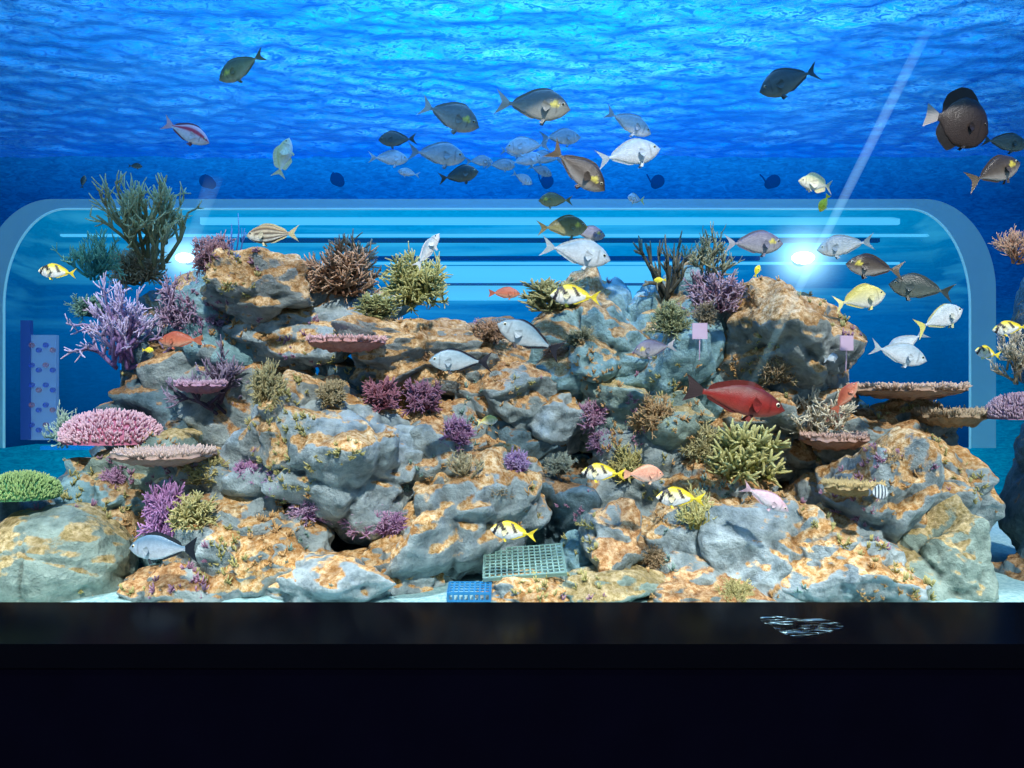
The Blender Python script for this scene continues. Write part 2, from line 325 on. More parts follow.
R=[
(60,566,60,54,2.75,'green','domed grey green boulder at the far left bottom corner'),
(10,545,26,42,2.85,'dark','dark rock under the green table coral at left edge'),
(124,502,50,52,3.05,'teal','teal grey boulder below the pink table coral'),
(175,588,52,28,2.72,'brown','low brown rock under the silver blue fish at bottom left'),
(150,475,46,34,3.1,'green','greenish rock under the tan plate coral at left'),
(268,552,64,56,2.8,'gold','golden crusted boulder below the purple corals, bottom left of centre'),
(228,500,54,48,3.0,'brown','brown rock holding the olive and purple corals'),
(350,468,88,68,2.93,'grey','large smooth grey boulder left of centre, between orange rock and cave'),
(300,415,42,46,2.86,'tan','orange crusted upright rock left of centre'),
(335,587,58,26,2.62,'grey','low pale grey rock at the bottom, left of centre'),
(395,570,54,40,2.78,'gold','golden topped rock at the bottom, in front of the grey cave boulder'),
(460,522,60,64,2.9,'gold','golden brown crag left of the sunken tray'),
(440,465,48,46,3.0,'brown','brown rock above the golden brown crag at centre'),
(522,592,44,18,2.6,'gold','small golden rock in front of the sunken tray'),
(560,510,55,50,3.1,'dark','dark shadowed rock behind the tray at centre'),
(505,460,50,45,3.1,'dark','dark rock below the cave at centre'),
(575,566,26,26,2.8,'teal','small teal grey rock between the tray and the round brown boulder'),
(618,550,32,36,2.7,'brown','round brown sponge textured boulder right of the tray'),
(590,590,50,22,2.62,'green','low mottled rock at the foot of the round brown boulder'),
(668,560,48,48,2.8,'gold','golden mottled rock right of the round brown boulder'),
(690,590,60,24,2.62,'brown','low brown rock at the bottom, right of centre'),
(775,560,68,58,2.75,'grey','grey boulder below the yellow green bush coral'),
(845,572,62,44,2.65,'grey','pale grey sloping rock at bottom right'),
(872,515,66,62,2.9,'gold','orange streaked boulder at right below the plate corals'),
(935,488,46,46,3.0,'gold','orange crusted boulder at the far right end of the reef'),
(938,568,44,50,2.72,'green','green grey boulder at the bottom right end of reef'),
(712,505,56,48,3.0,'gold','golden rock under the yellow green bush coral'),
(640,480,60,50,3.1,'brown','brown rock behind the yellow striped rabbitfish'),
(548,415,42,36,3.1,'grey','grey cave rock at the middle of the reef'),
(495,385,52,42,3.2,'brown','brown rock behind the silver fish at middle'),
(425,350,78,32,3.12,'tan','orange topped rock ridge below the yellow green bush'),
(370,405,60,46,3.2,'dark','dark rock between orange ridge and cave boulder'),
(598,352,54,58,3.2,'teal','tall teal pillar rock right of centre'),
(660,354,48,62,3.25,'teal','teal rock below the dark antler coral'),
(640,420,58,46,3.15,'green','mossy rock below the teal pillar'),
(784,336,52,56,3.1,'tan','orange brown block rock at upper right'),
(725,350,40,56,3.3,'teal','teal rock between purple coral and orange block'),
(770,420,58,50,3.2,'brown','brown rock behind the red fish at right'),
(850,455,56,46,3.15,'brown','brown rock under the pale branching coral at right'),
(900,428,40,26,3.2,'brown','brown rock ledge that carries the two brown table corals'),
(260,286,48,34,3.1,'tan','orange brown rock at the upper left below the blue sponge'),
(305,325,76,32,3.3,'grey','grey shelf rock under the red brown bush coral'),
(215,325,46,38,3.3,'teal','teal rock behind the mauve bushy coral'),
(160,350,34,54,3.5,'dark','dark rock behind the lilac staghorn coral'),
(250,375,66,56,3.35,'brown','shaded brown rock in the upper left'),
(190,420,60,52,3.4,'dark','dark rock behind the pink coral at left'),
(500,345,50,30,3.5,'dark','dark rock behind the tail of the black edged fish'),
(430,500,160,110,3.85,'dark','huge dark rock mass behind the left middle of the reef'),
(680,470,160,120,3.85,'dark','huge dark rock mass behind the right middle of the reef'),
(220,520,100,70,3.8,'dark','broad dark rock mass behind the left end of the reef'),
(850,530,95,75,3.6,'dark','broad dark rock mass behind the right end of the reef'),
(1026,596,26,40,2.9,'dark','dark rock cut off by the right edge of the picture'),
]
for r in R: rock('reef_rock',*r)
bvh=BVHTree.FromPolygons(bv,bf)
CAM=Vector((0,0,CZ))
def hit(px,py,default=3.2,tree=None):
    d=(P(px,py,1)-CAM).normalized(); h=(tree or bvh).ray_cast(CAM,d)
    if h[0] is None: return default,False
    return h[0].y,True
# ---------------------------------------------------------------- corals
cvs=[];cfs=[]
def wob(rnd,s): return Vector((rnd.uniform(-s,s),rnd.uniform(-s,s),rnd.uniform(-s,s)))
def grow(mb,p,d,L,r,lev,mx,kids,sp,rnd,c0,c1,up=.15,ns=5):
    pts=[p]; q=p.copy(); dd=d.copy(); n=3
    for k in range(n):
        dd=(dd+wob(rnd,.2)+Vector((0,0,up*.4))).normalized(); q=q+dd*L/n; pts.append(q.copy())
    rr=[r*(1-.3*k/n) for k in range(n+1)]
    if lev==mx: rr[-1]=r*.55
    cc=[]
    for k in range(n+1):
        t=((lev+k/n)/(mx+1))**1.7; j=rnd.uniform(.8,1.12); cc.append(tuple(x*j for x in lerp(c0,c1,t)))
    mb.tube(pts,rr,cc,ns)
    if lev<mx:
        for k in range(kids):
            s=rnd.uniform(.3,1)*n; i=min(int(s),n-1); st=pts[i].lerp(pts[i+1],s-i)
            nd=(dd+wob(rnd,sp)).normalized(); grow(mb,st,nd,L*rnd.uniform(.5,.8),r*.72,lev+1,mx,kids,sp,rnd,c0,c1,up,ns)
def hemi(rnd,flat=.0):
    t=rnd.uniform(0,2*math.pi); z=rnd.uniform(flat,1); q=math.sqrt(max(0,1-z*z)); return Vector((q*math.cos(t),q*math.sin(t),z))
def mute(c,k=.9,s=.2):
    l=(c[0]+c[1]+c[2])/3; return tuple((x*(1-s)+l*s)*k for x in c)
def coral(style,x0,y0,x1,y1,c0,c1,label,Y=None,name='branching_coral',group=None,cat='coral'):
    c0=mute(c0,.9); c1=mute(c1)
    rnd=random.Random(int(x0*7+y0*13)); cx=(x0+x1)/2; mb=MB()
    if Y is None:
        best=[]
        for (dx,dy) in ((0,-3),(0,6),(-.2*(x1-x0),0),(.2*(x1-x0),0)):
            h,ok=hit(cx+dx,y1+dy)
            if ok: best.append(h)
        Y=min(best) if best else 3.2
    if style=='stag':
        for k in range(16): grow(mb,wob(rnd,.16),(hemi(rnd,.0)+Vector((0,0,.2))).normalized(),.5,.034,0,3,3,.8,rnd,c0,c1,.25)
    elif style=='tall':
        for k in range(15): grow(mb,wob(rnd,.22),(hemi(rnd,.2)+Vector((0,0,.4))).normalized(),.6,.034,0,3,3,.75,rnd,c0,c1,.25)
    elif style=='antler':
        for k in range(5): grow(mb,wob(rnd,.08),(hemi(rnd,.3)+Vector((0,0,.4))).normalized(),.6,.055,0,2,3,.8,rnd,c0,c1,.2)
    elif style=='bush':
        for k in range(66): grow(mb,wob(rnd,.26),hemi(rnd,-.1),.42,.036,0,2,4,.8,rnd,c0,c1,.1,4)
    elif style=='thick':
        for k in range(95): grow(mb,wob(rnd,.34),hemi(rnd,-.15),.38,.044,0,1,7,.9,rnd,c0,c1,.16,5)
    elif style=='clump':
        for k in range(140): grow(mb,wob(rnd,.32),hemi(rnd,-.25),.38,.036,0,1,6,.7,rnd,c0,c1,.05,5)
    elif style=='dome':
        n=64; m_=16
        for i in range(m_+1):
            f=math.pi*.56*i/m_
            for j in range(n):
                t=2*math.pi*j/n; e=1+.1*noise.noise(Vector((math.cos(t)*2,math.sin(t)*2,x0)))
                mb.vert((math.sin(f)*math.cos(t)*e,math.sin(f)*math.sin(t)*e,math.cos(f)*.36),c0)
        for i in range(m_):
            for j in range(n): a=i*n+j; b=i*n+(j+1)%n; mb.f.append((a,a+n,b+n,b))
        mb.f.append(tuple(m_*n+j for j in range(n)))
        for k in range(1900):
            f=math.acos(rnd.uniform(-.12,1)); t=rnd.uniform(0,6.283); e=1+.1*noise.noise(Vector((math.cos(t)*2,math.sin(t)*2,x0)))
            q=Vector((math.sin(f)*math.cos(t)*e,math.sin(f)*math.sin(t)*e,math.cos(f)*.36)); dd=(Vector((q.x*.8,q.y*.8,q.z+.55))+wob(rnd,.25)).normalized(); L=rnd.uniform(.05,.11)
            mb.tube([q,q+dd*L*.6,q+dd*L],[.02,.018,.01],[c0,lerp(c0,c1,.7),c1],4)
    elif style=='plate':
        n=72; m_=14
        for side in (0,1):
            for i in range(m_+1):
                r=i/m_
                for j in range(n):
                    t=2*math.pi*j/n; e=1+.2*noise.noise(Vector((math.cos(t)*2,math.sin(t)*2,x0)))+.09*noise.noise(Vector((math.cos(t)*9,math.sin(t)*9,x0)))
                    z=.05*r*r+.04*noise.noise(Vector((r*math.cos(t)*5,r*math.sin(t)*5,2+x0)))
                    if side==0: z+=.07
                    else: z-=.08*(1-r**4)+.07*noise.noise(Vector((r*math.cos(t)*8,r*math.sin(t)*8,7+x0)))*(1-r**3)
                    c=lerp(c0,c1,min(1,r**2*.5+.35*rnd.random())) if side==0 else lerp(c0,c1,.15*r+.15*rnd.random())
                    mb.vert((r*e*math.cos(t),r*e*math.sin(t),z),c)
            o0=side*(m_+1)*n
            for i in range(m_):
                for j in range(n):
                    a=o0+i*n+j; b=o0+i*n+(j+1)%n; q=(a,b,b+n,a+n); mb.f.append(q if side==1 else q[::-1])
        for j in range(n):
            a=m_*n+j; b=m_*n+(j+1)%n; a2=a+(m_+1)*n; b2=b+(m_+1)*n; mb.f.append((a,b,b2,a2))
        for k in range(1600):
            r=math.sqrt(rnd.random())*.99; t=rnd.uniform(0,6.283); q=Vector((r*math.cos(t),r*math.sin(t),.05*r*r+.03)); dd=(Vector((q.x*.8,q.y*.8,.8))+wob(rnd,.5)).normalized(); L=rnd.uniform(.04,.14)
            mb.tube([q,q+dd*L*.6,q+dd*L],[.022,.02,.011],[lerp(c0,c1,.1),lerp(c0,c1,.6),c1],4)
    W=U(x1-x0,Y); H=U(y1-y0,Y)
    if style=='plate': mb.fit(W,W*.8,H)
    elif style=='dome': mb.fit(W,W*.75,H)
    else: mb.fit(W,min(W,H*1.3)*.85,H)
    oy={'plate':-.12*W,'dome':.08}.get(style,.04)
    k=(Y+oy)/Y
    mb.v=[(v[0]*k,v[1],v[2]*k) for v in mb.v]
    b=P(cx,y1,Y+oy); b.z-=.012
    off=len(cvs)
    for v in mb.v: cvs.append(Vector(v)+b)
    cfs.extend(tuple(k+off for k in f) for f in mb.f)
    o=mb.build(name,M['coral'],loc=b); return tag(o,label,cat,group or 'reef corals')
V0,V1=(.19,.04,.22),(.66,.30,.70)
CL=[
('tall',94,168,200,268,(.24,.22,.07),(.84,.82,.36),'tall olive branching coral rising highest at the upper left'),
('stag',62,222,128,278,(.02,.3,.25),(.35,.85,.5),'teal green branching coral at the far upper left'),
('bush',103,236,172,294,(.24,.13,.04),(.76,.52,.24),'round brown bushy coral below the tall olive coral'),
('stag',72,272,188,368,(.26,.13,.4),(.8,.68,.94),'large lilac staghorn coral at upper left'),
('bush',156,268,214,338,(.2,.07,.18),(.6,.42,.58),'mauve bushy coral beside the lilac staghorn coral'),
('bush',188,226,238,276,(.18,.05,.08),(.55,.3,.34),'maroon bushy coral left of the blue sponge'),
('stag',168,332,254,422,(.08,.05,.11),(.42,.34,.5),'dark plum branching coral in the shade at left'),
('bush',296,224,390,306,(.22,.09,.03),(.78,.46,.24),'large reddish brown bush coral on top of the reef'),
('bush',376,242,452,314,(.2,.19,.01),(.76,.72,.2),'yellow green bush coral on top of the reef left of centre'),
('dome',62,404,163,440,(.6,.14,.26),(1.0,.62,.72),'pink table coral at left'),
('stag',42,396,86,446,(.15,.35,.3),(.65,.9,.65),'pale green branching coral left of the pink table coral'),
('plate',116,442,216,464,(.4,.22,.16),(.85,.62,.5),'tan plate coral below the pink table coral'),
('dome',-14,466,60,495,(.05,.28,.09),(.5,.76,.2),'green table coral at the left edge'),
('clump',138,472,190,536,V0,V1,'tall purple knobbly coral at lower left'),
('clump',182,446,230,486,(.25,.2,.03),(.68,.58,.18),'olive knobbly coral right above the tall purple coral'),
('clump',168,486,220,532,(.24,.2,.02),(.72,.66,.22),'yellow olive coral right of the tall purple coral'),
('clump',230,455,268,482,(.24,.03,.2),(.62,.3,.58),'small purple coral left of a pair, beside the olive coral'),
('clump',262,458,296,496,V0,(.55,.32,.68),'small purple coral right of a pair, at the edge of the grey boulder'),
('bush',286,482,338,524,(.25,.07,.28),(.76,.5,.78),'lilac coral on the golden crusted boulder'),
('bush',338,494,408,536,(.28,.06,.25),(.76,.44,.7),'wide mauve coral below the grey cave boulder'),
('bush',244,354,292,410,(.22,.17,.04),(.66,.58,.24),'olive yellow bush coral left of the orange upright rock'),
('clump',362,372,404,412,(.2,.03,.06),(.5,.18,.26),'crimson coral at middle left of the reef'),
('clump',400,374,446,416,(.17,.03,.1),(.44,.2,.32),'dark magenta coral right of the crimson coral'),
('stag',388,316,474,386,(.24,.12,.03),(.72,.46,.18),'brown staghorn coral on the orange ridge'),
('plate',306,331,388,350,(.5,.18,.16),(.9,.5,.46),'dusty pink plate coral below the red brown bush'),
('clump',438,410,478,448,(.18,.03,.18),(.46,.24,.44),'plum coral at the centre beside the cave rock'),
('clump',502,442,532,476,(.22,.05,.32),(.54,.38,.68),'small violet coral at the centre'),
('clump',574,394,614,432,(.22,.05,.16),(.58,.33,.48),'small pink purple coral right of the cave rock'),
('thick',698,414,794,486,(.22,.22,.01),(.72,.7,.22),'big yellow green bush coral at right'),
('bush',676,416,728,464,(.26,.22,.03),(.66,.58,.24),'small olive branching coral left of the big yellow green bush'),
('bush',676,262,758,316,(.24,.09,.16),(.62,.44,.54),'mauve branching coral on the teal rock at upper right'),
('tall',660,224,748,294,(.14,.14,.06),(.6,.6,.3),'olive twiggy coral behind the mauve branching coral'),
('antler',634,226,688,304,(.05,.05,.03),(.26,.24,.14),'dark antler shaped coral at the top of the teal pillar'),
('stag',776,378,856,446,(.4,.3,.12),(1.0,.95,.7),'pale cream branching coral beside the plate corals at right'),
('plate',846,378,964,399,(.36,.19,.11),(.8,.56,.38),'widest brown table coral at right'),
('plate',916,401,988,426,(.3,.2,.09),(.72,.54,.32),'small brown table coral just below the widest one'),
('plate',800,427,868,448,(.4,.2,.14),(.8,.52,.4),'reddish plate coral under the cream branching coral'),
('plate',822,474,884,494,(.3,.2,.06),(.7,.54,.2),'olive brown plate coral lowest on the right'),
('bush',644,292,696,340,(.12,.14,.05),(.5,.56,.24),'green fuzzy coral on the teal rock'),
('bush',750,341,802,388,(.2,.13,.05),(.6,.44,.22),'brown twiggy coral on the orange block rock'),
('bush',626,388,680,436,(.3,.14,.03),(.75,.48,.18),'orange brown branching coral at middle right'),
('bush',602,438,656,482,(.26,.2,.02),(.72,.64,.18),'mustard bush coral above the striped rabbitfish'),
('stag',674,476,724,528,(.5,.42,.05),(.95,.88,.3),'yellow lacy coral beneath the big yellow green bush'),
('bush',712,572,756,604,(.28,.24,.04),(.75,.66,.22),'mustard coral at the very bottom right of centre'),
('plate',174,375,228,393,(.42,.16,.3),(.76,.48,.64),'small mauve plate coral above the dark plum coral'),
('dome',986,388,1052,416,(.3,.15,.24),(.65,.44,.55),'dusty purple plate coral at the right edge'),
('stag',984,222,1046,262,(.5,.2,.08),(.95,.56,.32),'orange branching sea fan at the right edge'),
('stag',992,318,1050,382,(.4,.3,.15),(.9,.8,.56),'cream branching coral at the right edge above the purple plate'),
('bush',66,290,112,322,(.03,.16,.12),(.22,.5,.35),'dark green bushy coral behind the lilac staghorn coral'),
('bush',410,334,440,362,(.3,.12,.04),(.75,.45,.22),'small rust coral on the orange ridge'),
('thick',516,274,592,314,(.12,.12,.03),(.56,.52,.16),'low olive knobbly coral on top of the teal pillar'),
('clump',314,374,348,406,(.2,.15,.04),(.58,.48,.24),'small olive coral on the orange upright rock'),
('clump',372,506,412,536,(.2,.03,.22),(.52,.27,.52),'deep purple coral at the foot of the golden brown crag'),
('bush',540,446,580,478,(.1,.12,.1),(.38,.46,.34),'grey green coral in the shade at the centre'),
('bush',560,322,600,352,(.12,.12,.05),(.46,.46,.24),'moss coloured coral high on the teal pillar'),
('bush',690,296,720,326,(.14,.1,.05),(.5,.4,.22),'small tan coral between the teal rocks'),
('clump',586,424,620,452,(.16,.04,.14),(.44,.24,.42),'dull purple coral under the pink purple one'),
('bush',862,436,900,470,(.3,.18,.05),(.7,.5,.22),'amber coral beside the reddish plate coral'),
('stag',446,444,486,478,(.3,.22,.08),(.74,.64,.34),'straw coloured coral under the plum coral'),
('bush',196,300,230,332,(.14,.06,.2),(.46,.34,.6),'violet bushy coral right of the mauve bushy coral'),
('bush',466,314,518,342,(.2,.09,.03),(.65,.36,.17),'low rust brown bush coral at the dip in the top of the reef'),
('stag',820,396,850,432,(.3,.1,.06),(.75,.4,.28),'rust coloured twiggy coral behind the cream branching coral'),
('bush',478,470,516,500,(.2,.13,.05),(.55,.42,.2),'tan bush coral on the golden brown crag'),
('clump',640,540,668,566,(.2,.13,.05),(.6,.42,.2),'small tan knobbly coral on the golden mottled rock'),
('thick',354,288,402,318,(.1,.12,.02),(.5,.5,.14),'low moss green coral between the red brown and yellow green bushes'),
('bush',540,338,570,362,(.2,.08,.04),(.6,.34,.2),'brick coloured bush coral beside the nose up fish'),
('bush',730,372,760,396,(.12,.12,.06),(.44,.44,.26),'grey olive bush coral above the red fish'),
('clump',98,462,126,486,(.25,.06,.2),(.66,.36,.56),'small magenta coral at the lip of the teal grey boulder'),
]
for c in CL:
    Yf=None
    if c[1]>970: Yf=2.85
    if c[1]<0: Yf=2.62
    nm={'plate':'table_coral','dome':'table_coral','clump':'knobbly_coral','thick':'finger_coral','bush':'bush_coral'}.get(c[0],'branching_coral')
    coral(c[0],*c[1:7],c[7],Y=Yf,name=nm)
coral('antler',220,210,247,284,(.005,.04,.22),(.08,.25,.85),'deep blue finger sponge standing on the upper left rock',name='finger_sponge',cat='sponge')
rock('reef_rock',1064,470,32,80,2.95,'dark','tall dark rock outside the right edge behind the purple plate coral')
rock('reef_rock',1072,330,24,90,2.95,'dark','narrow rock column outside the right edge carrying the orange sea fan')
off=len(cvs); allv=cvs+bv; allf=cfs+[tuple(k+off for k in f) for f in bf]
full=BVHTree.FromPolygons(allv,allf)
# algae turf scattered (uncountable)
rnd=random.Random(11); mb=MB()
cols=[((.2,.1,.04),(.72,.46,.2)),((.16,.05,.11),(.5,.3,.42)),((.13,.13,.04),(.58,.54,.22)),((.22,.1,.03),(.78,.5,.22)),((.05,.12,.12),(.3,.48,.42))]
cnt=0
while cnt<3000:
    px=rnd.uniform(20,1000); py=rnd.uniform(240,600)
    d=(P(px,py,1)-CAM).normalized(); h=bvh.ray_cast(CAM,d)
    if h[0] is None or h[0].y>3.6:
        cnt+=.2; continue
    cnt+=1
    if noise.noise(h[0]*3.0)<.05: continue
    nn=h[1]
    if nn.dot(d)>0: nn=-nn
    c0,c1=cols[int((noise.noise(h[0]*1.7+Vector((9,0,0)))+.7)/1.4*4.99)%5]; s=rnd.uniform(.01,.024)
    for k in range(6):
        dd=(nn+wob(rnd,.8)).normalized(); q=h[0]-nn*.003
        mb.tube([q,q+dd*s*.6,q+(dd+Vector((0,0,.3)))*s],[s*.17,s*.14,s*.07],[c0,lerp(c0,c1,.5),c1],4)
tag(mb.build('algae_turf',M['coral']),'short tufts of algae and polyps dotted over the reef rocks','algae',kind='stuff')
# ---------------------------------------------------------------- crates
def grid_tray(x0,y0,x1,y1,Y,nx,nz,mat,label,hgt,name,depth=None):
    a=P(x0,y1,Y); b=P(x1,y1,Y); W=b.x-a.x; D=depth or U((y1-y0)*1.6,Y); r=empty(name,(a.x+W/2,Y,a.z),label,'tray')
    base=MB()
    for k in range(nx+1): x=-W/2+W*k/nx; base.box((x-.0025,0,hgt-.005),(x+.0025,D,hgt))
    for k in range(nz+1): y=D*k/nz; base.box((-W/2,y-.0025,hgt-.005),(W/2,y+.0025,hgt))
    base.build('grid',mat,r,smooth=False)
    s=MB()
    for (p,q) in (((-W/2,-.006,0),(W/2,0,.008)),((-W/2,-.006,hgt-.008),(W/2,0,hgt))): s.box(p,q)
    for k in range(nx+1): x=-W/2+W*k/nx; s.box((x-.003,-.005,0),(x+.003,0,hgt))
    s.build('front_rim',mat,r,smooth=False)
    for sx in (-1,1):
        w=MB(); w.box((sx*W/2-.004,0,0),(sx*W/2+.004,D,hgt)); w.build('side',mat,r,smooth=False)
    return r
grid_tray(484,550,566,578,2.56,14,9,M['greenplastic'],'sunken teal wire grid tray among the rocks at bottom centre',.014,'grid_tray',.2).rotation_euler=(math.radians(16),math.radians(-4),0)
grid_tray(448,586,490,602,2.48,8,4,M['cyanplastic'],'small bright blue plastic crate in front of the grid tray',.035,'plastic_crate').rotation_euler=(math.radians(8),0,0)
# ---------------------------------------------------------------- fish
def cat_interp(pts,t):
    for i in range(len(pts)-1):
        if t<=pts[i+1][0]:
            a,b=pts[i],pts[i+1]; s=(t-a[0])/(b[0]-a[0]); p0=pts[max(i-1,0)][1]; p3=pts[min(i+2,len(pts)-1)][1]
            return .5*((2*a[1])+(-p0+b[1])*s+(2*p0-5*a[1]+4*b[1]-p3)*s*s+(-p0+3*a[1]-3*b[1]+p3)*s**3)
    return pts[-1][1]
SH={'surgeon':[(0,.04),(.05,.3),(.13,.62),(.28,.93),(.42,1),(.6,.84),(.78,.46),(.92,.16),(1,.12)],
'slim':[(0,.05),(.06,.36),(.18,.74),(.36,1),(.58,.92),(.8,.5),(.94,.22),(1,.2)],
'bat':[(0,.08),(.05,.4),(.15,.75),(.35,1),(.6,1),(.8,.66),(.93,.25),(1,.16)]}
def fish(x,y,ln,face,pitch,sp,label,Y=2.5,yaw=0,name=None,roll=0):
    ys=[hit(x+dx*ln,y+dy*ln,9,full)[0] for dx in (-.4,-.2,0,.2,.4) for dy in (-.12,.05)]
    Y=min(Y,min(ys)-.09)
    Y=max(Y,YG+.08)
    L=U(ln,Y)/max(.35,abs(math.cos(math.radians(yaw)))); s=SP[sp]; mb=MB()
    BL=.8*L; hh=s['h']*L*.5; ww=s.get('w',.13)*L*.5*1.15; sh=SH[s['sh']]; N=38; K=24
    x0=L*.5
    cb=s['belly']; cm=s['mid']; ct=s['top']; pat=s.get('pat')
    def colr(t,v):
        c=lerp(cb,cm,min(1,(v+1)/.8)) if v<-.2 else lerp(cm,ct,min(1,(v+.2)/.9))
        if pat=='hs':
            if math.sin(v*13+t*1.2)>.25 and t>.12: c=s['pc']
        elif pat=='rabbit':
            if v>.62+.5*(.5-t) : c=s['pc']
            if t>.86: c=s['pc']
            if abs(v-.18+.1*t)<.07 and t>.2: c=(.45,.42,.3)
            if abs(t-.09-.10*(v+1)*.5)<.04: c=(.03,.03,.04)
            if abs(t-.38+.16*v)<.065 and v>-.5: c=(.04,.04,.04)
            if abs(t-.68+.12*v)<.05 and v>-.1: c=(.08,.07,.05)
        elif pat=='ypatch':
            if (t-.24)**2*8+(v-.05)**2*.9<.05: c=lerp(c,(.95,.8,.1),.8)
        elif pat=='vs':
            if math.sin(t*34)>.2 and t>.1: c=s['pc']
        elif pat=='rstripe':
            if abs(v-.45)<.22: c=(.7,.06,.09)
        elif pat=='outline':
            if v>.93 or v<-.97 or t>.95: c=(.02,.02,.03)
        if t<.1 and pat!='rabbit': c=tuple(q*.85 for q in c)
        if abs(t-.215+.03*v*v)<.012 and abs(v)<.6: c=tuple(q*.6 for q in c)
        j=1+.2*noise.noise(Vector((t*14,v*4,x)))+.1*noise.noise(Vector((t*4,v*2,y))); return tuple(q*j for q in c)
    arch=s.get('arch',.06)
    for i in range(N+1):
        t=i/N; h=hh*cat_interp(sh,t); w=ww*cat_interp(SH['slim'],t)**.8*(1-.55*t); zc=hh*arch*math.sin(math.pi*t)-(.12*hh*(1-t)**3)
        bend=.02*L*math.sin(t*3+x)
        for k in range(K):
            a=2*math.pi*k/K; v=math.sin(a); mb.vert((x0-t*BL,bend+w*math.cos(a)*(1-.15*abs(v)),zc+h*v),colr(t,v))
    for i in range(N):
        for k in range(K):
            a=i*K+k; b=i*K+(k+1)%K; mb.f.append((a,b,b+K,a+K))
    mb.f.append(tuple(range(K))[::-1]); mb.f.append(tuple(N*K+k for k in range(K)))
    fc=s['fin']; tc=s.get('tail',fc)
    def topz(t,sgn): return hh*arch*math.sin(math.pi*t)-(.12*hh*(1-t)**3)+sgn*hh*cat_interp(sh,t)*.93
    def ybend(t): return .02*L*math.sin(t*3+x)
    def fin(t0,t1,hf,sgn,n=18,sweep=.5):
        i0=len(mb.v)
        for i in range(n+1):
            u=i/n; t=t0+(t1-t0)*u; b=topz(t,sgn); f=hf*L*(min(1,u*5)**.6)*(min(1,(1-u)*7)**.5)
            for k in range(4):
                q=k/3; yy=ybend(t)+(.0025*L*(1 if i%2 else -1))*q; c=lerp(fc,tuple(z*.55 for z in fc),(i%2)*.6*q)
                mb.vert((x0-t*BL-f*sweep*q,yy,b+sgn*f*q),c)
        for i in range(n):
            for k in range(3): a=i0+i*4+k; mb.f.append((a,a+4,a+5,a+1))
    fin(.24,.95,s.get('df',.035),1); fin(.52,.95,s.get('af',.03),-1)
    i0=len(mb.v); th=s.get('th',.26)*L*.5; fk=s.get('fork',.45); n=14
    for i in range(n+1):
        u=-1+2*i/n; ext=.2*L*(1-fk*(1-abs(u)**1.3)); hb=hh*cat_interp(sh,1)*.85
        for k in range(5):
            q=k/4; z=u*(hb+(th-hb)*q**.9); yy=ybend(1)+.003*L*(1 if i%2 else -1)*q+.03*L*q*math.sin(x)
            c=lerp(tc,tuple(z_*.6 for z_ in tc),(i%2)*.5)
            if pat=='outline' and q>.6: c=(.02,.02,.03)
            mb.vert((x0-BL*.985-ext*q,yy,z),c)
    for i in range(n):
        for k in range(4): a=i0+i*5+k; mb.f.append((a,a+5,a+6,a+1))
    pc=s.get('pec',lerp(cm,fc,.4))
    for sd in (-1,1):
        t=.3; w=ww*cat_interp(SH['slim'],t)**.8*(1-.55*t); i0=len(mb.v); base=Vector((x0-t*BL,ybend(t)+sd*w*.92,-hh*.12)); pl=s.get('pf',.12)*L
        for i in range(7):
            an=math.radians(-50+i*13); e=1-.25*abs(i-4)/4
            for k in range(4):
                q=k/3; mb.vert(base+Vector((-math.cos(an)*pl*q*e,sd*pl*q*.35,math.sin(an)*pl*q*e+ (i-3)*.004*L)),lerp(pc,tuple(z*.6 for z in pc),(i%2)*.7))
        for i in range(6):
            for k in range(3): a=i0+i*4+k; mb.f.append((a,a+4,a+5,a+1))
        t=.36; i0=len(mb.v); b=Vector((x0-t*BL,ybend(t)+sd*w*.35,topz(t,-1)*.95)); l2=.08*L
        for q in ((0,0,0),(-.5,0,0),(-1.1,sd*.25,-.75),(-.5,sd*.25,-.9)): mb.vert(b+Vector(q)*l2,fc)
        mb.f.append((i0,i0+1,i0+2,i0+3))
        t=s.get('et',.115); hz=hh*cat_interp(sh,t); w=ww*cat_interp(SH['slim'],t)**.8*(1-.55*t); er=s.get('er',.024)*L
        ec=Vector((x0-t*BL,ybend(t)+sd*w*.86,topz(t,0)+hz*.32))
        for (rr,off,cc) in ((er,0,s.get('iris',(.75,.7,.45))),(er*.62,er*.52*sd,(.005,.005,.008))):
            i0=len(mb.v)
            for i in range(5):
                f=math.pi*i/4
                for k in range(8): g=2*math.pi*k/8; mb.vert(ec+Vector((math.sin(f)*math.cos(g)*rr,off+math.cos(f)*rr*.6,math.sin(f)*math.sin(g)*rr)),cc)
            for i in range(4):
                for k in range(8): a=i0+i*8+k; b2=i0+i*8+(k+1)%8; mb.f.append((a,b2,b2+8,a+8))
    o=mb.build(name or s.get('name','surgeonfish'),M['fish'],loc=P(x,y,Y))
    ya=math.radians((0 if face=='R' else 180)+yaw)
    o.rotation_euler=(Matrix.Rotation(ya,4,'Z')@Matrix.Rotation(-math.radians(pitch),4,'Y')@Matrix.Rotation(math.radians(roll),4,'X')).to_euler()
    return tag(o,label,'fish','fish in the tank')
YEL=(1.0,.8,.06)
